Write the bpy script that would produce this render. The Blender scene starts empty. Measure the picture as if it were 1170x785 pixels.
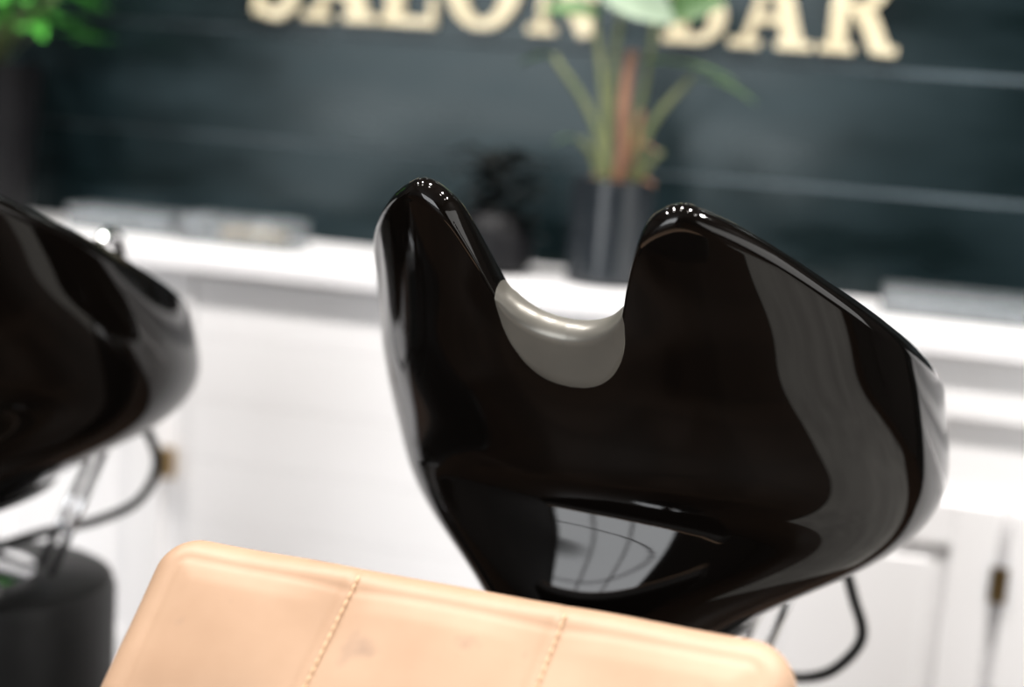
import bpy, bmesh, math, random
from mathutils import Vector, Matrix
random.seed(4)
scene = bpy.context.scene
scene.view_settings.view_transform = 'Standard'
COL = scene.collection

# ------------------------------------------------------------ helpers
def link(o): COL.objects.link(o); return o
def mesh_obj(name, verts, faces, mat=None, smooth=True, parent=None):
    me = bpy.data.meshes.new(name); me.from_pydata([tuple(v) for v in verts], [], faces); me.update()
    bm = bmesh.new(); bm.from_mesh(me); bmesh.ops.recalc_face_normals(bm, faces=bm.faces); bm.to_mesh(me); bm.free()
    o = bpy.data.objects.new(name, me); link(o)
    if mat: me.materials.append(mat)
    if smooth:
        for p in me.polygons: p.use_smooth = True
    if parent: o.parent = parent
    return o
def empty(name, loc, rotz=0.0):
    o = bpy.data.objects.new(name, None); o.location = loc; o.rotation_euler = (0, 0, rotz); o.empty_display_size = .1
    return link(o)
def tag(o, label, cat, group=None, kind=None):
    o["label"] = label; o["category"] = cat
    if group: o["group"] = group
    if kind: o["kind"] = kind
    return o
def node_mat(name, color=(.5,.5,.5), rough=.5, metal=0, coat=0, noise=None, bump=None, trans=0, spec=.5, ior=1.45):
    m = bpy.data.materials.new(name); m.use_nodes = True; nt = m.node_tree; b = nt.nodes["Principled BSDF"]
    b.inputs["Base Color"].default_value = (*color, 1); b.inputs["Roughness"].default_value = rough
    b.inputs["Metallic"].default_value = metal; b.inputs["Coat Weight"].default_value = coat
    b.inputs["Coat Roughness"].default_value = .03
    b.inputs["Transmission Weight"].default_value = trans; b.inputs["IOR"].default_value = ior
    b.inputs["Specular IOR Level"].default_value = spec
    tc = nt.nodes.new("ShaderNodeTexCoord")
    if noise:
        scale, c2, detail = noise
        n = nt.nodes.new("ShaderNodeTexNoise"); n.inputs["Scale"].default_value = scale; n.inputs["Detail"].default_value = detail
        nt.links.new(tc.outputs["Object"], n.inputs["Vector"])
        r = nt.nodes.new("ShaderNodeValToRGB"); r.color_ramp.elements[0].position = .35; r.color_ramp.elements[1].position = .68
        r.color_ramp.elements[0].color = (*color, 1); r.color_ramp.elements[1].color = (*c2, 1)
        nt.links.new(n.outputs["Fac"], r.inputs["Fac"]); nt.links.new(r.outputs["Color"], b.inputs["Base Color"])
    if bump:
        scale, strength, dist = bump
        n = nt.nodes.new("ShaderNodeTexNoise"); n.inputs["Scale"].default_value = scale; n.inputs["Detail"].default_value = 4
        nt.links.new(tc.outputs["Object"], n.inputs["Vector"])
        bp = nt.nodes.new("ShaderNodeBump"); bp.inputs["Strength"].default_value = strength; bp.inputs["Distance"].default_value = dist
        nt.links.new(n.outputs["Fac"], bp.inputs["Height"]); nt.links.new(bp.outputs["Normal"], b.inputs["Normal"])
    return m
def box_data(x0,x1,y0,y1,z0,z1):
    v=[(x0,y0,z0),(x1,y0,z0),(x1,y1,z0),(x0,y1,z0),(x0,y0,z1),(x1,y0,z1),(x1,y1,z1),(x0,y1,z1)]
    f=[(0,3,2,1),(4,5,6,7),(0,1,5,4),(1,2,6,5),(2,3,7,6),(3,0,4,7)]
    return v,f
def boxes(name, bl, mat, parent=None, bevel=0.0, seg=2):
    V=[];F=[]
    for b in bl:
        v,f=box_data(*b); n=len(V); V+=v; F+=[tuple(i+n for i in q) for q in f]
    o=mesh_obj(name,V,F,mat,smooth=False,parent=parent)
    if bevel:
        m=o.modifiers.new("bevel","BEVEL"); m.width=bevel; m.segments=seg; m.limit_method='ANGLE'
    return o
def catmull(pts, n=10, closed=False):
    P=[Vector(p) for p in pts]; out=[]; N=len(P)
    rng = N if closed else N-1
    for i in range(rng):
        p0=P[(i-1)%N] if closed or i>0 else P[0]*2-P[1]
        p1=P[i]; p2=P[(i+1)%N]
        p3=P[(i+2)%N] if closed or i+2<N else P[-1]*2-P[-2]
        for k in range(n):
            t=k/n
            out.append(.5*((2*p1)+(-p0+p2)*t+(2*p0-5*p1+4*p2-p3)*t*t+(-p0+3*p1-3*p2+p3)*t**3))
    if not closed: out.append(P[-1])
    return out
def tube_data(pts, rad, seg=12):
    V=[];F=[]; n=len(pts); prev=None
    for i,p in enumerate(pts):
        t=(pts[min(i+1,n-1)]-pts[max(i-1,0)]).normalized()
        if prev is None:
            a=Vector((0,0,1)) if abs(t.z)<.9 else Vector((1,0,0)); u=t.cross(a).normalized()
        else: u=(prev-t*prev.dot(t)).normalized()
        prev=u; w=t.cross(u)
        r=rad(i/(n-1)) if callable(rad) else rad
        for k in range(seg):
            a=2*math.pi*k/seg; V.append(p+u*math.cos(a)*r+w*math.sin(a)*r)
    for i in range(n-1):
        for k in range(seg):
            F.append((i*seg+k,i*seg+(k+1)%seg,(i+1)*seg+(k+1)%seg,(i+1)*seg+k))
    F.append(tuple(range(seg))[::-1]); F.append(tuple((n-1)*seg+k for k in range(seg)))
    return V,F
def tubes(name, lst, mat, parent=None, seg=12):
    V=[];F=[]
    for pts,r in lst:
        v,f=tube_data([Vector(p) for p in pts],r,seg); n=len(V); V+=v; F+=[tuple(i+n for i in q) for q in f]
    return mesh_obj(name,V,F,mat,parent=parent)
def lathe(name, prof, mat, parent=None, center=(0,0), seg=64, close=True):
    V=[];F=[];n=len(prof)
    for r,z in prof:
        for k in range(seg):
            a=2*math.pi*k/seg; V.append((center[0]+r*math.cos(a),center[1]+r*math.sin(a),z))
    for i in range(n-1):
        for k in range(seg):
            F.append((i*seg+k,i*seg+(k+1)%seg,(i+1)*seg+(k+1)%seg,(i+1)*seg+k))
    if close:
        F.append(tuple(range(seg))); F.append(tuple((n-1)*seg+k for k in range(seg)))
    o=mesh_obj(name,V,F,mat,parent=parent)
    m=o.modifiers.new("e","EDGE_SPLIT"); m.split_angle=math.radians(40)
    return o
def interp(tab, x):
    n=len(tab)
    if x<=tab[0][0]: return tab[0][1]
    if x>=tab[-1][0]: return tab[-1][1]
    for i in range(n-1):
        if tab[i][0]<=x<=tab[i+1][0]:
            x0,y0=tab[i];x1,y1=tab[i+1];h=x1-x0;t=(x-x0)/h
            s=(y1-y0)/h
            sl=(y0-tab[i-1][1])/(x0-tab[i-1][0]) if i>0 else s
            sr=(tab[i+2][1]-y1)/(tab[i+2][0]-x1) if i+2<n else s
            m0=0 if sl*s<=0 and i>0 else (sl+s)/2
            m1=0 if sr*s<=0 and i+2<n else (sr+s)/2
            return (2*t**3-3*t*t+1)*y0+(t**3-2*t*t+t)*h*m0+(-2*t**3+3*t*t)*y1+(t**3-t*t)*h*m1
class Smooth:
    """table made curvature-smooth by gaussian filtering, with linear continuation at the ends"""
    def __init__(s, tab, sigma, step=.002):
        x0,x1=tab[0][0],tab[-1][0]
        def f(x):
            if x<x0: return tab[0][1]+(x-x0)*(tab[1][1]-tab[0][1])/(tab[1][0]-x0)
            if x>x1: return tab[-1][1]+(x-x1)*(tab[-1][1]-tab[-2][1])/(x1-tab[-2][0])
            return interp(tab,x)
        K=int(3.2*sigma/step); w=[math.exp(-.5*(k*step/sigma)**2) for k in range(-K,K+1)]; W_=sum(w)
        n=int(round((x1-x0)/step))+1
        raw=[f(x0+(i-K)*step) for i in range(n+2*K)]
        s.v=[sum(raw[i+k]*w[k] for k in range(2*K+1))/W_ for i in range(n)]
        s.x0=x0; s.st=step; s.n=n
    def __call__(s,x):
        u=(x-s.x0)/s.st; u=max(0,min(s.n-1.0001,u)); i=int(u); t=u-i
        a=s.v[max(i-1,0)];b=s.v[i];c=s.v[i+1];d=s.v[min(i+2,s.n-1)]
        return .5*(2*b+(-a+c)*t+(2*a-5*b+4*c-d)*t*t+(-a+3*b-3*c+d)*t**3)

# ------------------------------------------------------------ materials
M_gloss = node_mat("black_gloss_ceramic",(.0028,.0021,.0017),.05,noise=(1.5,(.004,.003,.0023),2),spec=.5)
M_rubber = node_mat("grey_satin_rubber",(.155,.147,.128),.33,metal=.35,noise=(12,(.195,.185,.16),3))
M_drum = node_mat("black_plastic",(.006,.006,.006),.45,noise=(20,(.009,.009,.009),2),spec=.3)
M_chrome = node_mat("chrome",(.75,.75,.76),.12,metal=1,noise=(30,(.82,.82,.83),1))
M_hose = node_mat("black_hose_rubber",(.008,.008,.008),.35,noise=(20,(.012,.012,.012),2))
M_white = node_mat("white_cabinet_paint",(.90,.89,.895),.45,noise=(3,(.93,.92,.925),2))
M_top = node_mat("white_countertop",(.88,.87,.885),.3,noise=(4,(.91,.90,.91),4))
M_brass = node_mat("brass",(.45,.30,.12),.3,metal=1,noise=(20,(.5,.34,.15),2))
M_letter = node_mat("cream_gold_letter_paint",(.50,.43,.28),.5,noise=(14,(.60,.53,.37),3))
M_acryl = node_mat("clear_acrylic",(.65,.68,.7),.05,trans=.85,noise=(8,(.6,.64,.66),2))
M_smoke = node_mat("smoked_glass",(.02,.025,.03),.1,trans=.3,noise=(8,(.03,.035,.04),2),spec=.3)
M_black = node_mat("matte_black",(.003,.003,.004),.5,noise=(10,(.005,.005,.006),2),spec=.2)
M_leaf = node_mat("leaf_green",(.04,.095,.025),.45,noise=(14,(.09,.17,.055),3))
M_leafpale = node_mat("leaf_pale_green",(.13,.18,.12),.4,noise=(10,(.24,.31,.22),3))
M_leafbright = node_mat("leaf_bright_green",(.05,.25,.03),.4,noise=(14,(.10,.42,.06),3))
M_leafdark = node_mat("leaf_black",(.003,.004,.004),.5,noise=(14,(.006,.008,.008),3),spec=.2)
M_stem = node_mat("stem_green",(.09,.115,.045),.5,noise=(14,(.16,.175,.08),3))
M_trunk = node_mat("trunk_brown",(.17,.08,.045),.6,noise=(25,(.28,.145,.085),3))
M_soil = node_mat("soil",(.02,.015,.01),.9,noise=(60,(.05,.03,.02),3))
M_dark = node_mat("dark_room_paint",(.03,.028,.027),.7,noise=(2,(.04,.037,.035),2))
M_ceil = node_mat("ceiling_paint",(.12,.12,.12),.8,noise=(2,(.14,.14,.14),2))
M_paper = node_mat("kraft_label",(.40,.29,.16),.6,noise=(20,(.45,.34,.2),2))
M_grey = node_mat("grey_box",(.16,.18,.19),.5,noise=(20,(.22,.23,.25),2))
M_thread = node_mat("tan_thread",(.74,.50,.30),.6,noise=(80,(.82,.58,.36),2))
M_brownseat = node_mat("dark_brown_upholstery",(.03,.016,.009),.6,noise=(8,(.04,.022,.013),3))
M_mat = node_mat("grey_reflector_mat",(.34,.33,.31),.8,noise=(6,(.46,.45,.42),4),bump=(200,.3,.002))

def leather():
    m=node_mat("tan_leather",(.60,.35,.21),.5,bump=(450,.12,.0006)); nt=m.node_tree; b=nt.nodes["Principled BSDF"]
    tc=[n for n in nt.nodes if n.type=='TEX_COORD'][0]
    n1=nt.nodes.new("ShaderNodeTexNoise"); n1.inputs["Scale"].default_value=6; n1.inputs["Detail"].default_value=6
    nt.links.new(tc.outputs["Object"],n1.inputs["Vector"])
    r=nt.nodes.new("ShaderNodeValToRGB"); e=r.color_ramp.elements
    e[0].position=.3; e[0].color=(.385,.240,.150,1); e[1].position=.7; e[1].color=(.50,.332,.222,1)
    nt.links.new(n1.outputs["Fac"],r.inputs["Fac"])
    n2=nt.nodes.new("ShaderNodeTexNoise"); n2.inputs["Scale"].default_value=20; n2.inputs["Detail"].default_value=3
    nt.links.new(tc.outputs["Object"],n2.inputs["Vector"])
    r2=nt.nodes.new("ShaderNodeValToRGB"); e=r2.color_ramp.elements
    e[0].position=.62; e[0].color=(0,0,0,1); e[1].position=.76; e[1].color=(.6,.6,.6,1)
    nt.links.new(n2.outputs["Fac"],r2.inputs["Fac"])
    mx=nt.nodes.new("ShaderNodeMixRGB"); nt.links.new(r2.outputs["Color"],mx.inputs[0]); nt.links.new(r.outputs["Color"],mx.inputs[1])
    mx.inputs[2].default_value=(.27,.18,.13,1); nt.links.new(mx.outputs[0],b.inputs["Base Color"])
    return m
M_leather=leather()

def shiplap():
    m=node_mat("black_shiplap_paint",(.006,.010,.012),.3,spec=.30); nt=m.node_tree; b=nt.nodes["Principled BSDF"]
    tc=[n for n in nt.nodes if n.type=='TEX_COORD'][0]
    mp=nt.nodes.new("ShaderNodeMapping"); mp.inputs["Scale"].default_value=(1.2,1,4)
    nt.links.new(tc.outputs["Object"],mp.inputs["Vector"])
    n1=nt.nodes.new("ShaderNodeTexNoise"); n1.inputs["Scale"].default_value=2.2; n1.inputs["Detail"].default_value=4
    nt.links.new(mp.outputs[0],n1.inputs["Vector"])
    r=nt.nodes.new("ShaderNodeValToRGB"); e=r.color_ramp.elements
    e[0].position=.35; e[0].color=(.003,.0065,.0072,1); e[1].position=.72; e[1].color=(.009,.017,.020,1)
    nt.links.new(n1.outputs["Fac"],r.inputs["Fac"]); nt.links.new(r.outputs["Color"],b.inputs["Base Color"])
    b.inputs["Specular Tint"].default_value=(.85,.97,1,1)
    r3=nt.nodes.new("ShaderNodeMapRange"); r3.inputs[1].default_value=.35; r3.inputs[2].default_value=.65; r3.inputs[3].default_value=.15; r3.inputs[4].default_value=.27
    nt.links.new(n1.outputs["Fac"],r3.inputs[0]); nt.links.new(r3.outputs[0],b.inputs["Roughness"])
    return m
M_ship=shiplap()
M_groove=node_mat("groove_edge_catchlight",(.03,.04,.045),.5,noise=(1.6,(.22,.27,.30),3))  # lighter colour paints in the light caught along the board grooves
def woodfloor():
    m=node_mat("wood_floor",(.05,.03,.02),.35); nt=m.node_tree; b=nt.nodes["Principled BSDF"]
    tc=[n for n in nt.nodes if n.type=='TEX_COORD'][0]
    br=nt.nodes.new("ShaderNodeTexBrick"); br.inputs["Scale"].default_value=1; br.inputs["Brick Width"].default_value=1.2; br.inputs["Row Height"].default_value=.14
    br.inputs["Mortar Size"].default_value=.003
    br.inputs["Color1"].default_value=(.05,.029,.018,1); br.inputs["Color2"].default_value=(.035,.02,.013,1); br.inputs["Mortar"].default_value=(.006,.004,.003,1)
    nt.links.new(tc.outputs["Object"],br.inputs["Vector"]); nt.links.new(br.outputs["Color"],b.inputs["Base Color"])
    return m
M_floor=woodfloor()

# ------------------------------------------------------------ setting
W=2.91; HC=3.45
def struct(o): o["kind"]="structure"; return o
struct(boxes("floor",[(-3.9,2.4,-3.1,3.1,-.06,0)],M_floor))
struct(boxes("ceiling",[(-3.9,2.4,-3.1,3.1,HC,HC+.1)],M_ceil))
V=[];F=[];MI=[]
def addquad(y0,z0,y1,z1,mi):
    n=len(V); V.extend([(-3.9,y0,z0),(2.4,y0,z0),(2.4,y1,z1),(-3.9,y1,z1)]); F.append((n,n+1,n+2,n+3)); MI.append(mi)
zz=[.955+.235*k for k in range(-4,11)]; zz.append(HC+.02)
for k in range(len(zz)-1):
    a,bz=zz[k],zz[k+1]
    addquad(W,a+.004,W,bz-.004,0)
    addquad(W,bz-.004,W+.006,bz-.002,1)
    addquad(W+.006,bz-.002,W+.006,bz-.001,0)
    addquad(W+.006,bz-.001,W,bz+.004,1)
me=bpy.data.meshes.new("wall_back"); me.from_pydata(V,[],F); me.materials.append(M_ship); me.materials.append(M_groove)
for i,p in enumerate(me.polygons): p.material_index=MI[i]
wb=link(bpy.data.objects.new("wall_back",me)); struct(wb)
struct(boxes("wall_right",[(2.3,2.4,-3.0,2.9,0,HC)],M_dark))
struct(boxes("wall_left",[(-3.9,-3.8,-3.0,2.9,0,HC)],M_dark))
struct(boxes("wall_front",[(-3.9,2.4,-3.1,-3.0,0,HC)],M_dark))
refl_mat=boxes("added_reflector_mat",[(.60,2.0,.70,2.25,.0005,.010)],M_mat,bevel=.004)  # unseen mat added so the basin's right flank reflects pale grey
tag(refl_mat,"added grey floor mat, unseen, for the basin side reflection","mat")

# ------------------------------------------------------------ counter and cabinets
CF=2.46
ct=boxes("countertop",[(-2.6,1.3,CF-.015,2.905,.945,.98)],M_top,bevel=.004)
tag(ct,"long white countertop with a thin front edge along the black wall","countertop")
def cabinet(x0,x1,doors,label,hinge=[]):
    e=empty("cabinet",((x0+x1)/2,CF+.2,0)); tag(e,label,"cabinet")
    def par(o): o.parent=e; o.matrix_parent_inverse=Matrix.Translation(-Vector(e.location)); return o
    bl=[(x0,x1,CF+.02,2.90,.09,.944),(x0+.01,x1-.01,CF+.06,2.88,.0,.09)]
    bl.append((x0,x1,CF+.004,CF+.02,.84,.944))
    b=boxes("cabinet_body",bl,M_white,bevel=.002); par(b)
    for (a,c) in doors:
        z0,z1=.13,.695
        st=.075
        dl=[(a,a+st,CF,CF+.02,z0,z1),(c-st,c,CF,CF+.02,z0,z1),(a+st,c-st,CF,CF+.02,z1-st,z1),(a+st,c-st,CF,CF+.02,z0,z0+st),
            (a+st,c-st,CF+.010,CF+.02,z0+st,z1-st),
            (a+st+.03,c-st-.03,CF+.004,CF+.012,z0+st+.03,z1-st-.03)]
        d=boxes("door",dl,M_white,bevel=.003); par(d)
        for hz in (.565,.22):
            for hx in hinge:
                if abs(hx-a)<.05 or abs(hx-c)<.05:
                    v1,f1=tube_data([Vector((hx,CF-.004,hz-.03)),Vector((hx,CF-.004,hz+.03))],.007,10)
                    v2,f2=box_data(hx-.014,hx+.014,CF-.004,CF+.001,hz-.03,hz+.03)
                    h=mesh_obj("hinge",list(v1)+[Vector(q) for q in v2],f1+[tuple(i+len(v1) for i in q) for q in f2],M_brass,smooth=False)
                    h.parent=d
                    h["label"]="brass door hinge"
    return e
cabinet(-2.58,-1.25,[(-2.2,-1.76),(-1.71,-1.30)],"white painted base cabinet with panelled doors and brass hinges",hinge=[-1.735,-1.285])
mc=empty("cabinet",(-.75,CF+.2,0)); tag(mc,"white painted cabinet with a grooved plank front","cabinet")
bl=[(-1.248,-.222,CF+.02,2.90,.09,.944),(-1.24,-.23,CF+.06,2.88,0,.09)]
z=.10
while z<.93:
    bl.append((-1.245,-.225,CF+.008,CF+.02,z,min(z+.119,.943))); z+=.12
b=boxes("cabinet_body",bl,M_white,bevel=.0005); b.parent=mc; b.matrix_parent_inverse=Matrix.Translation(-Vector(mc.location))
cabinet(-.22,1.28,[(-.19,.255),(.275,.72),(.74,1.18)],"white painted base cabinet with recessed panel doors",hinge=[.265])

# ------------------------------------------------------------ sign letters
def strip(pts, widths, dep, off):
    P=[Vector((p[0],p[1],0)) for p in pts]; n=len(P); V=[];F=[]
    for i,p in enumerate(P):
        t=(P[min(i+1,n-1)]-P[max(i-1,0)]).normalized(); nn=Vector((-t.y,t.x,0))
        w=widths(i/(n-1)) if callable(widths) else widths
        for s in (1,-1):
            q=p+nn*w/2*s
            V.append((q.x,-dep-off,q.y)); V.append((q.x,0,q.y))
    for i in range(n-1):
        a=i*4;b=a+4
        F+= [(a,a+2,b+2,b),(a+1,b+1,b+3,a+3),(a,b,b+1,a+1),(a+2,a+3,b+3,b+2)]
    F+=[(0,1,3,2),((n-1)*4,(n-1)*4+2,(n-1)*4+3,(n-1)*4+1)]
    return V,F
TK=.22; TN=.10; SF=.085
def serif(x,y,w): return ([(x-w/2,y),(x+w/2,y)],SF)
def letter_strokes(ch):
    if ch=='S':
        c=catmull([(.70,.74,0),(.64,.90,0),(.42,.955,0),(.19,.88,0),(.16,.70,0),(.38,.54,0),(.60,.42,0),(.66,.24,0),(.50,.06,0),(.28,.045,0),(.13,.14,0),(.09,.28,0)],10)
        return [([(p.x,p.y) for p in c],lambda t:.10+.13*math.exp(-((t-.5)/.2)**2)),([(.70,.62),(.70,.98)],.07),([(.09,.02),(.09,.38)],.07)],.78
    if ch=='A':
        return [([(.17,.03),(.45,.97)],TN),([(.43,.99),(.73,.03)],TK),([(.25,.30),(.62,.30)],.09),serif(.16,.0425,.36),serif(.74,.0425,.42)],.90
    if ch=='L':
        return [([(.22,0),(.22,1)],TK),serif(.24,.9575,.44),([(.04,.045),(.78,.045)],.09),([(.75,.0),(.75,.34)],.08)],.80
    if ch=='O':
        c=[(.46+.36*math.cos(a),.5+.44*math.sin(a)) for a in [2*math.pi*k/60 for k in range(61)]]
        return [(c,lambda t:.10+.13*abs(math.cos(2*math.pi*t))**1.5)],.92
    if ch=='N':
        return [([(.2,0),(.2,1)],TN),([(.80,0),(.80,1)],TN),([(.2,.97),(.80,.03)],TK),serif(.2,.0425,.36),serif(.14,.9575,.28),serif(.8,.9575,.36)],1.0
    bowl=lambda y0,y1,xr:[(.25,y0)]+[( (xr-(y1-y0)/2)+(y1-y0)/2*math.sin(a), (y0+y1)/2-(y1-y0)/2*math.cos(a)) for a in [math.pi*k/20 for k in range(21)]]+[(.25,y1)]
    wd=lambda t:.09+.12*math.exp(-((t-.5)/.22)**2)
    if ch=='B':
        return [([(.22,0),(.22,1)],TK),serif(.18,.0425,.30),serif(.18,.9575,.30),(bowl(.05,.53,.72),wd),(bowl(.53,.95,.66),wd)],.84
    if ch=='R':
        return [([(.22,0),(.22,1)],TK),serif(.22,.0425,.44),serif(.18,.9575,.30),(bowl(.47,.95,.70),wd),([(.45,.50),(.62,.30),(.76,.05)],TK),([(.72,.045),(.97,.045)],.09)],1.0
H=.185
letters=[('S',-1.358,-1.246),('A',-1.233,-1.080),('L',-1.067,-.940),('O',-.917,-.763),('N',-.744,-.583),('B',-.466,-.336),('A',-.324,-.174),('R',-.152,.0)]
for ch,x0,x1 in letters:
    st,w=letter_strokes(ch); V=[];F=[]
    for i,(p,wd) in enumerate(st):
        v,f=strip(p,wd,.022,.0004*i); n=len(V); V+=v; F+=[tuple(k+n for k in q) for q in f]
    s=(x1-x0)/w
    V=[(x0+v[0]*s, W-.0005+v[1], 1.454+v[2]*H) for v in V]
    cx=(x0+x1)/2
    V=[(v[0]-cx,v[1]-W,v[2]-1.454) for v in V]
    o=mesh_obj("sign_letter",V,F,M_letter,smooth=False); o.location=(cx,W,1.454)
    tag(o,"cream gold slab serif letter %s mounted on the black plank wall"%ch,"letter",group="wall sign letters")

# ------------------------------------------------------------ counter objects
def leaf_data(base, d, L, w, droop=.3, up=Vector((0,0,1)), n=8):
    d=Vector(d).normalized(); side=d.cross(up)
    side = side.normalized() if side.length>1e-3 else Vector((1,0,0))
    nrm=side.cross(d).normalized(); V=[];F=[]
    for i in range(n+1):
        t=i/n; c=Vector(base)+d*L*t-Vector((0,0,1))*droop*L*t*t
        ww=w*math.sin(math.pi*min(1,t*.93+.07))**.8*(1-.25*t)
        V+= [c-side*ww/2+nrm*ww*.12, c, c+side*ww/2+nrm*ww*.12]
    for i in range(n):
        a=i*3; F+=[(a,a+1,a+4,a+3),(a+1,a+2,a+5,a+4)]
    return V,F
def merge(name, parts, mat, parent=None, smooth=True):
    V=[];F=[]
    for v,f in parts:
        n=len(V); V+=list(v); F+=[tuple(i+n for i in q) for q in f]
    return mesh_obj(name,V,F,mat,smooth=smooth,parent=parent)

px,py=-.49,2.66
e=empty("potted_plant",(px,py,.98)); tag(e,"leafy cane plant in a smoked glass pot on the counter","plant")
pot=lathe("pot",[(.070,.001),(.078,.01),(.080,.20),(.074,.20),(.072,.02)],M_smoke,parent=e)
soil=lathe("soil",[(.0705,.02),(.0705,.165),(.03,.172)],M_soil,parent=e)
tubes("trunk",[(catmull([(.005,0,.16),(.012,0,.24),(.006,0,.34),(.012,0,.44)],6),lambda t:.014-.004*t),(catmull([(.03,.01,.16),(.032,.01,.24),(.042,0,.33)],6),lambda t:.007-.002*t)],M_trunk,parent=e)
stems=[]; leaves=[]; pale=[]
def arc(p0,p1,p2): return catmull([p0,p1,p2],8)
S=[((-.01,0,.17),(-.05,-.01,.31),(-.13,-.03,.42)),((-.01,0,.17),(-.03,-.01,.34),(-.06,-.02,.50)),((-.01,.01,.17),(-.02,0,.36),(-.01,-.03,.50)),
   ((.03,0,.17),(.06,-.01,.30),(.13,-.02,.40)),((-.02,0,.17),(-.045,0,.24),(-.07,-.02,.27)),((.03,.0,.17),(.07,-.03,.24),(.09,-.03,.26)),
   ((.0,.0,.17),(.035,.01,.34),(.05,.0,.50))]
for s in S: stems.append((arc(*s),lambda t:.0085-.003*t))
tubes("stems",stems,M_stem,parent=e)
leaves.append(leaf_data((-.13,-.03,.42),(-1,-.2,-.1),.07,.06,.3)); leaves.append(leaf_data((.13,-.02,.40),(1,-.2,-.05),.13,.05,.3))
leaves.append(leaf_data((.03,0,.42),(.9,-.3,.1),.20,.06,.25)); leaves.append(leaf_data((-.07,-.02,.27),(-1,-.3,.05),.05,.045,.3))
leaves.append(leaf_data((-.05,-.02,.50),(-1,-.2,.3),.12,.05,.3,Vector((0,-1,.9)))); leaves.append(leaf_data((.01,-.03,.52),(.2,.1,1),.2,.08,.1,Vector((0,-1,0))))
leaves.append(leaf_data((.06,0,.50),(.8,-.2,.5),.15,.07,.3,Vector((0,-1,.4))))
merge("foliage",leaves,M_leaf,parent=e)
up=Vector((0,-1,.2))
for l in (leaf_data((-.07,-.03,.575),(1,-.1,-.35),.18,.10,.15,up),leaf_data((-.01,-.02,.51),(-.4,-.1,1),.22,.09,.0,up)):
    merge("leaf",[l],M_leafpale,parent=e)["label"]="broad pale green leaf"
for l in (leaf_data((.035,-.02,.2),(.8,-.4,.3),.06,.03,.4),leaf_data((.02,-.03,.27),(1,-.2,.2),.07,.03,.4),leaf_data((.01,-.03,.2),(-.9,-.4,.4),.06,.025,.4)):
    merge("dry_leaf",[l],M_trunk,parent=e)

e=empty("black_vase",(-.715,2.66,.98)); tag(e,"black vase with dark dried foliage on the white counter","vase")
lathe("vase_body",[(.055,.001),(.075,.02),(.078,.07),(.06,.11),(.04,.125),(.03,.125)],M_black,parent=e,close=True)
L=[]
for i in range(280):
    a=random.uniform(0,6.28); h=random.uniform(.07,.235); r=random.uniform(.01,.082)
    d=(math.cos(a),math.sin(a)*.6,random.uniform(-.3,.9))
    L.append(leaf_data((r*math.cos(a),r*math.sin(a)*.6,h),d,random.uniform(.02,.032),random.uniform(.025,.045),.3))
merge("foliage",L,M_leafdark,parent=e)

e=empty("potted_plant",(-1.87,2.70,.98)); tag(e,"bright green leafy plant in a tall black planter","plant")
lathe("pot",[(.085,.001),(.09,.01),(.115,.33),(.105,.33),(.09,.30)],M_black,parent=e)
L=[];st=[]
for i in range(70):
    a=random.uniform(0,6.28); r=random.uniform(.0,.15); h=random.uniform(.36,.60)
    p=(r*math.cos(a)+.06,r*math.sin(a)*.8,h)
    L.append(leaf_data(p,(math.cos(a),math.sin(a),random.uniform(-.1,.5)),random.uniform(.07,.13),random.uniform(.035,.06),.35))
    if i%3==0: st.append((arc((0,0,.29),(p[0]*.4,p[1]*.4,h*.8),p),.003))
merge("foliage",L,M_leafbright,parent=e); tubes("stems",st,M_stem,parent=e,seg=6)

def tray(loc,w,d,h,label,inner):
    e=empty("organizer_tray",loc); tag(e,label,"organizer")
    t=.004
    boxes("tray_body",[(-w/2,w/2,-d/2,d/2,.001,.005),(-w/2,w/2,-d/2,-d/2+t,.005,h),(-w/2,w/2,d/2-t,d/2,.005,h),(-w/2,-w/2+t,-d/2+t,d/2-t,.005,h),(w/2-t,w/2,-d/2+t,d/2-t,.005,h)],M_acryl,parent=e)
    for (x0,x1,hh,m,nm) in inner:
        boxes(nm,[(x0,x1,-d/2+.02,d/2-.02,.006,hh)],m,parent=e,bevel=.003)
    return e
tray((-1.24,2.66,.98),.24,.10,.06,"clear acrylic tray holding small boxes on the counter",[(-.11,-.08,.055,M_grey,"box"),(-.04,.09,.035,M_paper,"card")])
tray((-1.52,2.70,.98),.24,.10,.05,"clear acrylic tray with grey cartons on the counter",[(-.1,-.0,.04,M_grey,"carton"),(.02,.10,.035,M_grey,"carton")])
tray((-1.88,2.52,.98),.20,.08,.045,"clear acrylic tray with kraft cards on the counter",[(-.06,.05,.04,M_paper,"card")])
tray((.20,2.72,.98),.36,.14,.05,"wide clear acrylic tray on the counter",[(-.16,.05,.02,M_grey,"carton")])

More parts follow.
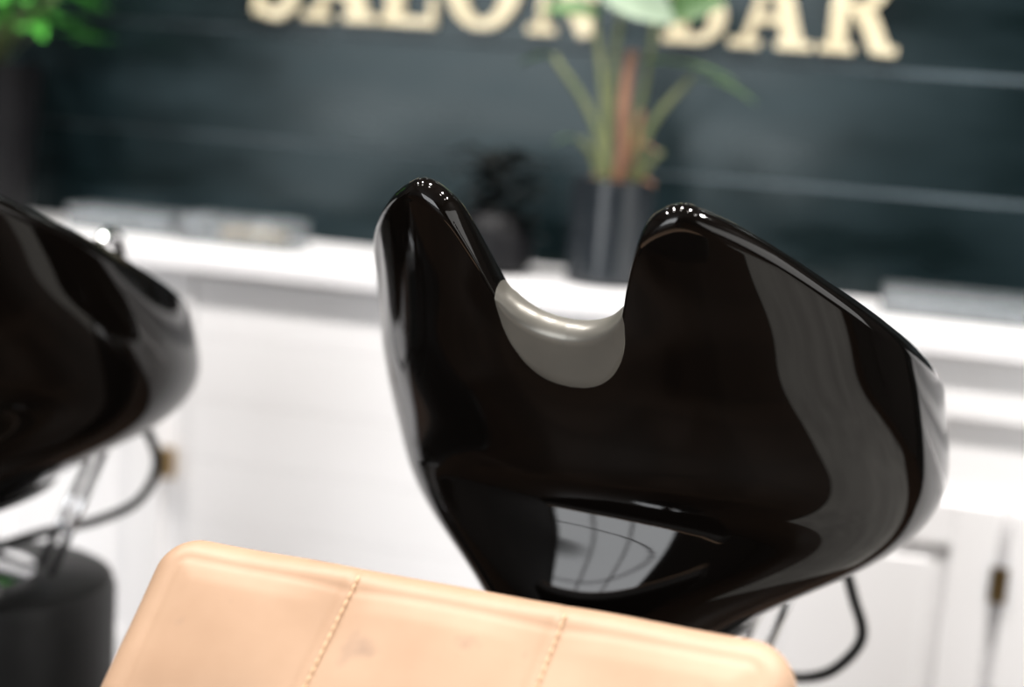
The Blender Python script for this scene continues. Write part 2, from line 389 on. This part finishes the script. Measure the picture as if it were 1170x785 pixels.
# ------------------------------------------------------------ shampoo station
BZ=.71
TA=Smooth([(0,.130),(.04,.168),(.077,.232),(.10,.275),(.13,.311),(.2,.340),(.3,.330),(.37,.317),(.43,.306),(.5,.300)],.022)
TFr=Smooth([(0,.086),(.04,.086),(.065,.089),(.085,.095),(.11,.105),(.135,.1155),(.155,.123),(.172,.125),(.19,.120),(.21,.109),(.25,.080),(.3,.045),(.37,.000),(.43,-.046),(.5,-.098)],.013)
TBk=Smooth([(0,.46),(.03,.52),(.077,.60),(.13,.63),(.2,.62),(.3,.58),(.4,.55),(.5,.54)],.025)
NE=2.15
def sstep(a,b,x):
    t=max(0,min(1,(x-a)/(b-a))); return t*t*(3-2*t)
def plan(phi,z):
    a=TA(z); yf=TFr(z); yb=TBk(z); yc=yf*.5+yb*.5; b=(yb-yf)/2
    s,c=math.sin(phi),math.cos(phi)
    x=a*math.copysign(abs(s)**(2/NE),s); y=yc-b*math.copysign(abs(c)**(2/NE),c)
    if c>0: y+=.018*math.exp(-(x/.085)**2)*sstep(.20,.40,z)
    return Vector((x,y,0))
NS=4000
dense=[plan(math.pi*k/NS,.2) for k in range(NS+1)]
cum=[0]
for i in range(NS): cum.append(cum[-1]+(dense[i+1]-dense[i]).length)
TOT=cum[-1]
def phi_of_s(s):
    import bisect
    sg=-1 if s<0 else 1; s=min(abs(s),TOT); i=min(max(bisect.bisect_left(cum,s),1),NS)
    t=(s-cum[i-1])/(cum[i]-cum[i-1]); return sg*math.pi*(i-1+t)/NS
RZ=[(0,.373),(.02,.375),(.04,.381),(.057,.391),(.071,.406),(.081,.430),(.095,.460),(.110,.485),(.131,.500),(.156,.507),(.181,.501),(.210,.490),(.25,.470),(.31,.435),(.40,.382),(.50,.325),(.62,.275),(TOT,.25)]
def rimz(s): return interp(RZ,abs(s))
ss=[]; s=0
while s<TOT-.012:
    ss.append(s); s+= .004 if s<.2 else (.006 if s<.4 else .016)
cols=[-x for x in reversed(ss[1:])]+ss+[TOT]
RL=.017; ZB=.022
def inward(phi,z):
    p=plan(phi-.02,z); q=plan(phi+.02,z); t=(q-p)
    n=Vector((-t.y,t.x,0))
    c=Vector((0,.28,0))
    if n.dot(c-plan(phi,z))<0: n=-n
    return n.normalized()
def profile(s):
    phi=phi_of_s(s); zr=rimz(s); zt=zr-RL; out=[]
    NR=60
    for i in range(NR+1):
        t=i/NR; z=ZB+(zt-ZB)*t
        p=plan(phi,z); out.append(Vector((p.x,p.y,z)))
    nin=inward(phi,.35)
    top=out[-1]
    for k in range(1,10):
        a=math.pi*k/10
        out.append(top+nin*RL*(1-math.cos(a))+Vector((0,0,RL*math.sin(a))))
    zb=.10; c=Vector((0,.33,.08))
    for i in range(13):
        t=i/12; z=zt+(zb-zt)*t
        p=plan(phi,z); q=Vector((p.x,p.y,z))+nin*(2*RL)
        cc=Vector((0,.33,z)); q=q+(cc-q)*(.0+.30*t**3)
        out.append(q)
    q=out[-1]
    for t in (.2,.4,.6,.8,.93): out.append(Vector((q.x+(c.x-q.x)*t,q.y+(c.y-q.y)*t,zb-.02*math.sin(t*math.pi/2))))
    return out
rows=[profile(s) for s in cols]; nr=len(rows[0]); nc=len(rows)
V=[p for r in rows for p in r]; F=[]
for i in range(nc):
    j=(i+1)%nc
    for k in range(nr-1): F.append((i*nr+k,j*nr+k,j*nr+k+1,i*nr+k+1))
F.append(tuple(i*nr for i in range(nc))); F.append(tuple(i*nr+nr-1 for i in range(nc)))
V=[(v.x,v.y,v.z+BZ) for v in V]

def station():
    e=empty("shampoo_station",(-.290,1.337,0),math.radians(-10))
    basin=mesh_obj("basin",V,F,M_gloss,parent=e); basin["label"]="glossy black ceramic wash basin"
    R=[];w=.073
    for i in range(41):
        u=-1+2*i/40; s=u*w; phi=phi_of_s(s); zr=rimz(s); zt=zr-RL; nin=inward(phi,.35); row=[]
        flap=.043*math.sqrt(max(0,1-abs(u)**3))+.009
        off=.0035*min(1,(1-abs(u))*6+.15)
        for k in range(9):
            z=zt-flap*(1-k/8); p=plan(phi,z); q=Vector((p.x,p.y,z))
            o=off if k>0 else -.002
            row.append(q-nin*o)
        top=Vector((plan(phi,zt).x,plan(phi,zt).y,zt))
        for k in range(1,10):
            a=math.pi*k/10; row.append(top+nin*(RL-(RL+off)*math.cos(a))+Vector((0,0,(RL+off)*math.sin(a))))
        for k in range(4):
            z=zt-.03*k/3; p=plan(phi,z); row.append(Vector((p.x,p.y,z))+nin*(2*RL+(off if k<3 else -.002)))
        R.append(row)
    m=len(R[0]); vv=[(p.x,p.y,p.z+BZ) for r in R for p in r]; ff=[]
    for i in range(40):
        for k in range(m-1): ff.append((i*m+k,(i+1)*m+k,(i+1)*m+k+1,i*m+k+1))
    nk=mesh_obj("neck_rest",vv,ff,M_rubber,parent=e); nk["label"]="soft grey rubber neck rest"
    c=[(plan(2*math.pi*k/80,ZB)) for k in range(80)]
    vv=[];ff=[]
    z0=BZ+ZB
    lv=[(z0-.0015,1.0),(z0-.005,1.008),(z0-.010,1.0),(z0-.016,.93),(z0-.022,.8)]
    for z,sc in lv:
        for p in c: vv.append((p.x*sc,.29+(p.y-.29)*sc,z))
    for i in range(len(lv)-1):
        for k in range(80): ff.append((i*80+k,i*80+(k+1)%80,(i+1)*80+(k+1)%80,(i+1)*80+k))
    ff.append(tuple(range(80))); ff.append(tuple((len(lv)-1)*80+k for k in range(80)))
    mesh_obj("collar",vv,ff,M_gloss,parent=e)
    yc=.42; xc=.035
    lathe("pedestal",[(.185,0),(.185,.015),(.172,.03),(.166,.545),(.160,.563),(.148,.570),(.06,.572)],M_drum,parent=e,center=(xc,yc))
    lathe("mounting_plate",[(.10,.572),(.10,.585),(.07,.590),(.035,.594),(.035,.712)],M_chrome,parent=e,center=(.01,yc-.05))
    for s in ([(.09,yc+.02,.58),(.15,yc+.10,.80)],[(.125,yc-.01,.58),(.185,yc+.07,.81)],[(-.05,yc+.0,.58),(-.10,yc+.08,.80)],[(-.085,yc-.03,.58),(-.135,yc+.05,.80)]):
        tubes("strut",[(s,.006)],M_chrome,parent=e)
    f=tubes("faucet",[(catmull([(.17,.50,.86),(.17,.50,1.02),(.17,.49,1.06),(.17,.465,1.075),(.17,.44,1.06),(.17,.43,1.02)],8),.010)],M_chrome,parent=e)
    f["label"]="chrome spray tap"
    lathe("faucet_handle",[(.018,.92),(.02,.93),(.02,.95),(.014,.96)],M_chrome,parent=e,center=(.18,.38))
    return e
st=station()
tag(st,"glossy black horned wash basin behind a tan chair","wash basin",group="salon wash basins")
kids=list(st.children)
st2=st.copy(); link(st2); st2.location=(-.287-.922,1.337,0); st2.rotation_euler=(0,0,math.radians(1))
st2["label"]="glossy black wash basin on a black drum pedestal with chrome struts"
for k in kids:
    c=k.copy(); link(c); c.parent=st2
tubes("hose",[(catmull([(.16,.57,.80),(.19,.605,.735),(.212,.612,.68),(.228,.618,.625),(.20,.60,.58),(.16,.58,.565),(.11,.54,.575),(.05,.47,.585)],10),.0075)],M_hose,parent=st)
tubes("hose",[(catmull([(.12,.57,.83),(.155,.60,.78),(.178,.62,.71),(.16,.60,.65),(.11,.56,.62),(.06,.49,.612),(.0,.43,.59)],10),.0075)],M_hose,parent=st2)

# ------------------------------------------------------------ chair
ce=empty("salon_chair",(-.328,.75,0),math.radians(-3)); tag(ce,"tan leather salon chair with stitched panels before a black basin","chair")
def backrest():
    w,h,T,rc=.578,.62,.085,.040
    N=170; Mh=130
    V=[];F=[]
    seamx=[-w/2+w/3+.0, w/2-w/3-.006]
    SK=.10
    seamy=[-.168,-.335,-.50]
    def outl(x,y):
        cx=max(-w/2+rc,min(w/2-rc,x)); cy=max(-h+rc,min(-rc,y))
        dx,dy=x-cx,y-cy; L=math.hypot(dx,dy)
        if abs(dx)>0 and abs(dy)>0 and L>0:
            m=max(abs(dx),abs(dy)); k=m/L; dx*=k;dy*=k
        x,y=cx+dx,cy+dy
        dd=rc-math.hypot(dx,dy) if (abs(x)>w/2-rc and (y>-rc or y<-h+rc)) else min(w/2-abs(x),-y,h+y)
        return x,y,max(0,dd)
    r=.024
    def edge(k,n,L):
        t=k/n
        return -L/2*math.cos(math.pi*t)*.35+ (t-.5)*L*.65
    for side in (1,-1):
        for j in range(Mh+1):
            y0=edge(j,Mh,h)-h/2
            for i in range(N+1):
                x0=edge(i,N,w); x,y,dd=outl(x0,y0)
                z=T/2
                if dd<r: z-= r-math.sqrt(max(0,r*r-(r-dd)**2))
                if side==1:
                    px=min(abs(x-s-SK*y) for s in seamx); py_=min(abs(y-s) for s in seamy)
                    z+= .006*(1-math.exp(-(px/.03)**2))*(1-math.exp(-(py_/.03)**2))*min(1,dd/.05)
                    z-= .0025*math.exp(-(px/.003)**2)*min(1,dd/.01)+.003*math.exp(-(py_/.0035)**2)*min(1,dd/.01)
                    z-= .0010*math.exp(-((dd-.03)/.003)**2)
                    z+= .0012*math.sin(x*37+y*22)*math.sin(y*31-x*9)
                V.append((x,y,z*side))
    n1=(N+1)*(Mh+1)
    for sd in range(2):
        for j in range(Mh):
            for i in range(N):
                a=sd*n1+j*(N+1)+i; F.append((a,a+1,a+N+2,a+N+1))
    per=[j for j in range(N+1)]+[(j)*(N+1)+N for j in range(1,Mh+1)]+[Mh*(N+1)+i for i in range(N-1,-1,-1)]+[j*(N+1) for j in range(Mh-1,0,-1)]
    for k in range(len(per)):
        a,b=per[k],per[(k+1)%len(per)]; F.append((a,b,b+n1,a+n1))
    SV=[];
    def stitch(p,d):
        d=Vector(d).normalized(); q=Vector(p); v,f=tube_data([q-d*.0030,q-d*.0016+Vector((0,0,.0010)),q+d*.0016+Vector((0,0,.0010)),q+d*.0030],.0009,5); SV.append((v,f))
    for sx in seamx:
        y=-.02
        while y>-h+.03:
            if min(abs(y-s) for s in seamy)>.006: 
                zz=T/2+.0007+.006*(1-math.exp(-(.006/.03)**2)); 
                r_=-y
                if r_<r: zz-= r-math.sqrt(r*r-(r-r_)**2)
                stitch((sx+SK*y+.007,y,zz),(SK,1,0))
            y-=.0080
    for sy in seamy:
        x=-w/2+.035
        while x<w/2-.035:
            stitch((x,sy-.006,T/2+.0007),(1,0,0)); x+=.0080
    return V,F,SV,w,h,T,N*Mh
bv,bf,SV,w,h,T,nface=backrest()
al=math.radians(45)
MB=Matrix(((1,0,0,0),(0,math.sin(al),-math.cos(al),1.135-.75+.025),(0,math.cos(al),math.sin(al),.884-.025),(0,0,0,1)))
br=mesh_obj("backrest",bv,bf,M_leather,parent=ce); br.matrix_local=MB
br.data.materials.append(M_drum)
for p in br.data.polygons:
    if nface<=p.index: p.material_index=1
stt=merge("stitching",SV,M_thread,parent=br); stt["label"]="tan thread stitching"
def cushion(name,x0,x1,y0,y1,z0,z1,mat,bev=.03):
    o=boxes(name,[(x0,x1,y0,y1,z0,z1)],mat,parent=ce,bevel=bev,seg=5)
    for p in o.data.polygons: p.use_smooth=True
    return o
cushion("seat",-.28,.28,-.60,-.02,.36,.47,M_brownseat)
for s in (-1,1):
    cushion("armrest",s*.345-.035,s*.345+.035,-.5,-.02,.60,.65,M_drum,.02)
    boxes("armrest_bracket",[(s*.345-.015,s*.345+.015,-.40,-.36,.40,.60),(s*.345-.015,s*.345+.015,-.12,-.08,.40,.60),(min(s*.27,s*.36),max(s*.27,s*.36),-.40,-.08,.385,.40)],M_drum,parent=ce,bevel=.003)
lathe("chair_base",[(.26,0),(.26,.02),(.05,.04),(.045,.06),(.045,.355)],M_chrome,parent=ce,center=(0,-.3))

# ------------------------------------------------------------ lights
def area(name,loc,rot,sx,sy,power,color=(1,1,1),shape='RECTANGLE'):
    l=bpy.data.lights.new(name,'AREA'); l.shape=shape; l.size=sx
    if shape=='RECTANGLE': l.size_y=sy
    l.energy=power; l.color=color
    o=bpy.data.objects.new(name,l); o.location=loc; o.rotation_euler=rot; return link(o)
wx,wz=-2.05,1.78
WW,WH=1.65,1.5
area("window_light",(wx,-2.97,wz),(math.radians(90),0,0),2*WW,2*WH,215,(.96,.98,1))
fr=boxes("window_1",[(wx-WW-.1,wx-WW,-2.99,-2.93,wz-WH-.1,wz+WH+.1),(wx+WW,wx+WW+.1,-2.99,-2.93,wz-WH-.1,wz+WH+.1),(wx-WW,wx+WW,-2.99,-2.93,wz+WH,wz+WH+.1),(wx-WW,wx+WW,-2.99,-2.93,wz-WH-.1,wz-WH),
   (wx-.56,wx-.50,-2.96,-2.93,wz-WH,wz+WH),(wx+.50,wx+.56,-2.96,-2.93,wz-WH,wz+WH),(wx-WW,wx+WW,-2.96,-2.94,wz+.75,wz+.80)],M_dark); struct(fr)
area("added_side_light",(2.27,.60,1.35),(math.radians(90),0,math.radians(90)),2.8,1.9,34,(1,.98,.95))  # added light for a grey reflection on the basins and side fill
struct(boxes("added_side_light_frame",[(2.24,2.29,-.88,-.80,.32,2.38),(2.24,2.29,2.00,2.08,.32,2.38),(2.24,2.29,-.80,2.00,2.30,2.38),(2.24,2.29,-.80,2.00,.32,.40)],M_dark))  # frame made up to go round the added side light
for i,x in enumerate((-2.3,-1.3,-.3,.7,1.6)):
    for y in (1.65,.9):
        area("downlight",(x,y,HC-.01),(0,0,0),.16,.16,52 if y==1.65 else 4,(1,.96,.92),'DISK')
world=bpy.data.worlds.new("world"); scene.world=world; world.use_nodes=True
world.node_tree.nodes["Background"].inputs[0].default_value=(.8,.85,.9,1); world.node_tree.nodes["Background"].inputs[1].default_value=.2

# ------------------------------------------------------------ camera
psi,p,rho=math.radians(14),math.radians(9),math.radians(4.5)
Fw=Vector((-math.sin(psi)*math.cos(p),math.cos(psi)*math.cos(p),-math.sin(p))); R0=Vector((math.cos(psi),math.sin(psi),0)); U0=R0.cross(Fw)
r=R0*math.cos(rho)+U0*math.sin(rho); u=-R0*math.sin(rho)+U0*math.cos(rho); bk=-Fw
cam=bpy.data.cameras.new("camera"); co=link(bpy.data.objects.new("camera",cam)); 
co.matrix_world=Matrix(((r.x,u.x,bk.x,0),(r.y,u.y,bk.y,0),(r.z,u.z,bk.z,1.28),(0,0,0,1)))
cam.lens=50; cam.sensor_width=36; cam.dof.use_dof=True; cam.dof.focus_distance=1.36; cam.dof.aperture_fstop=1.45
scene.camera=co
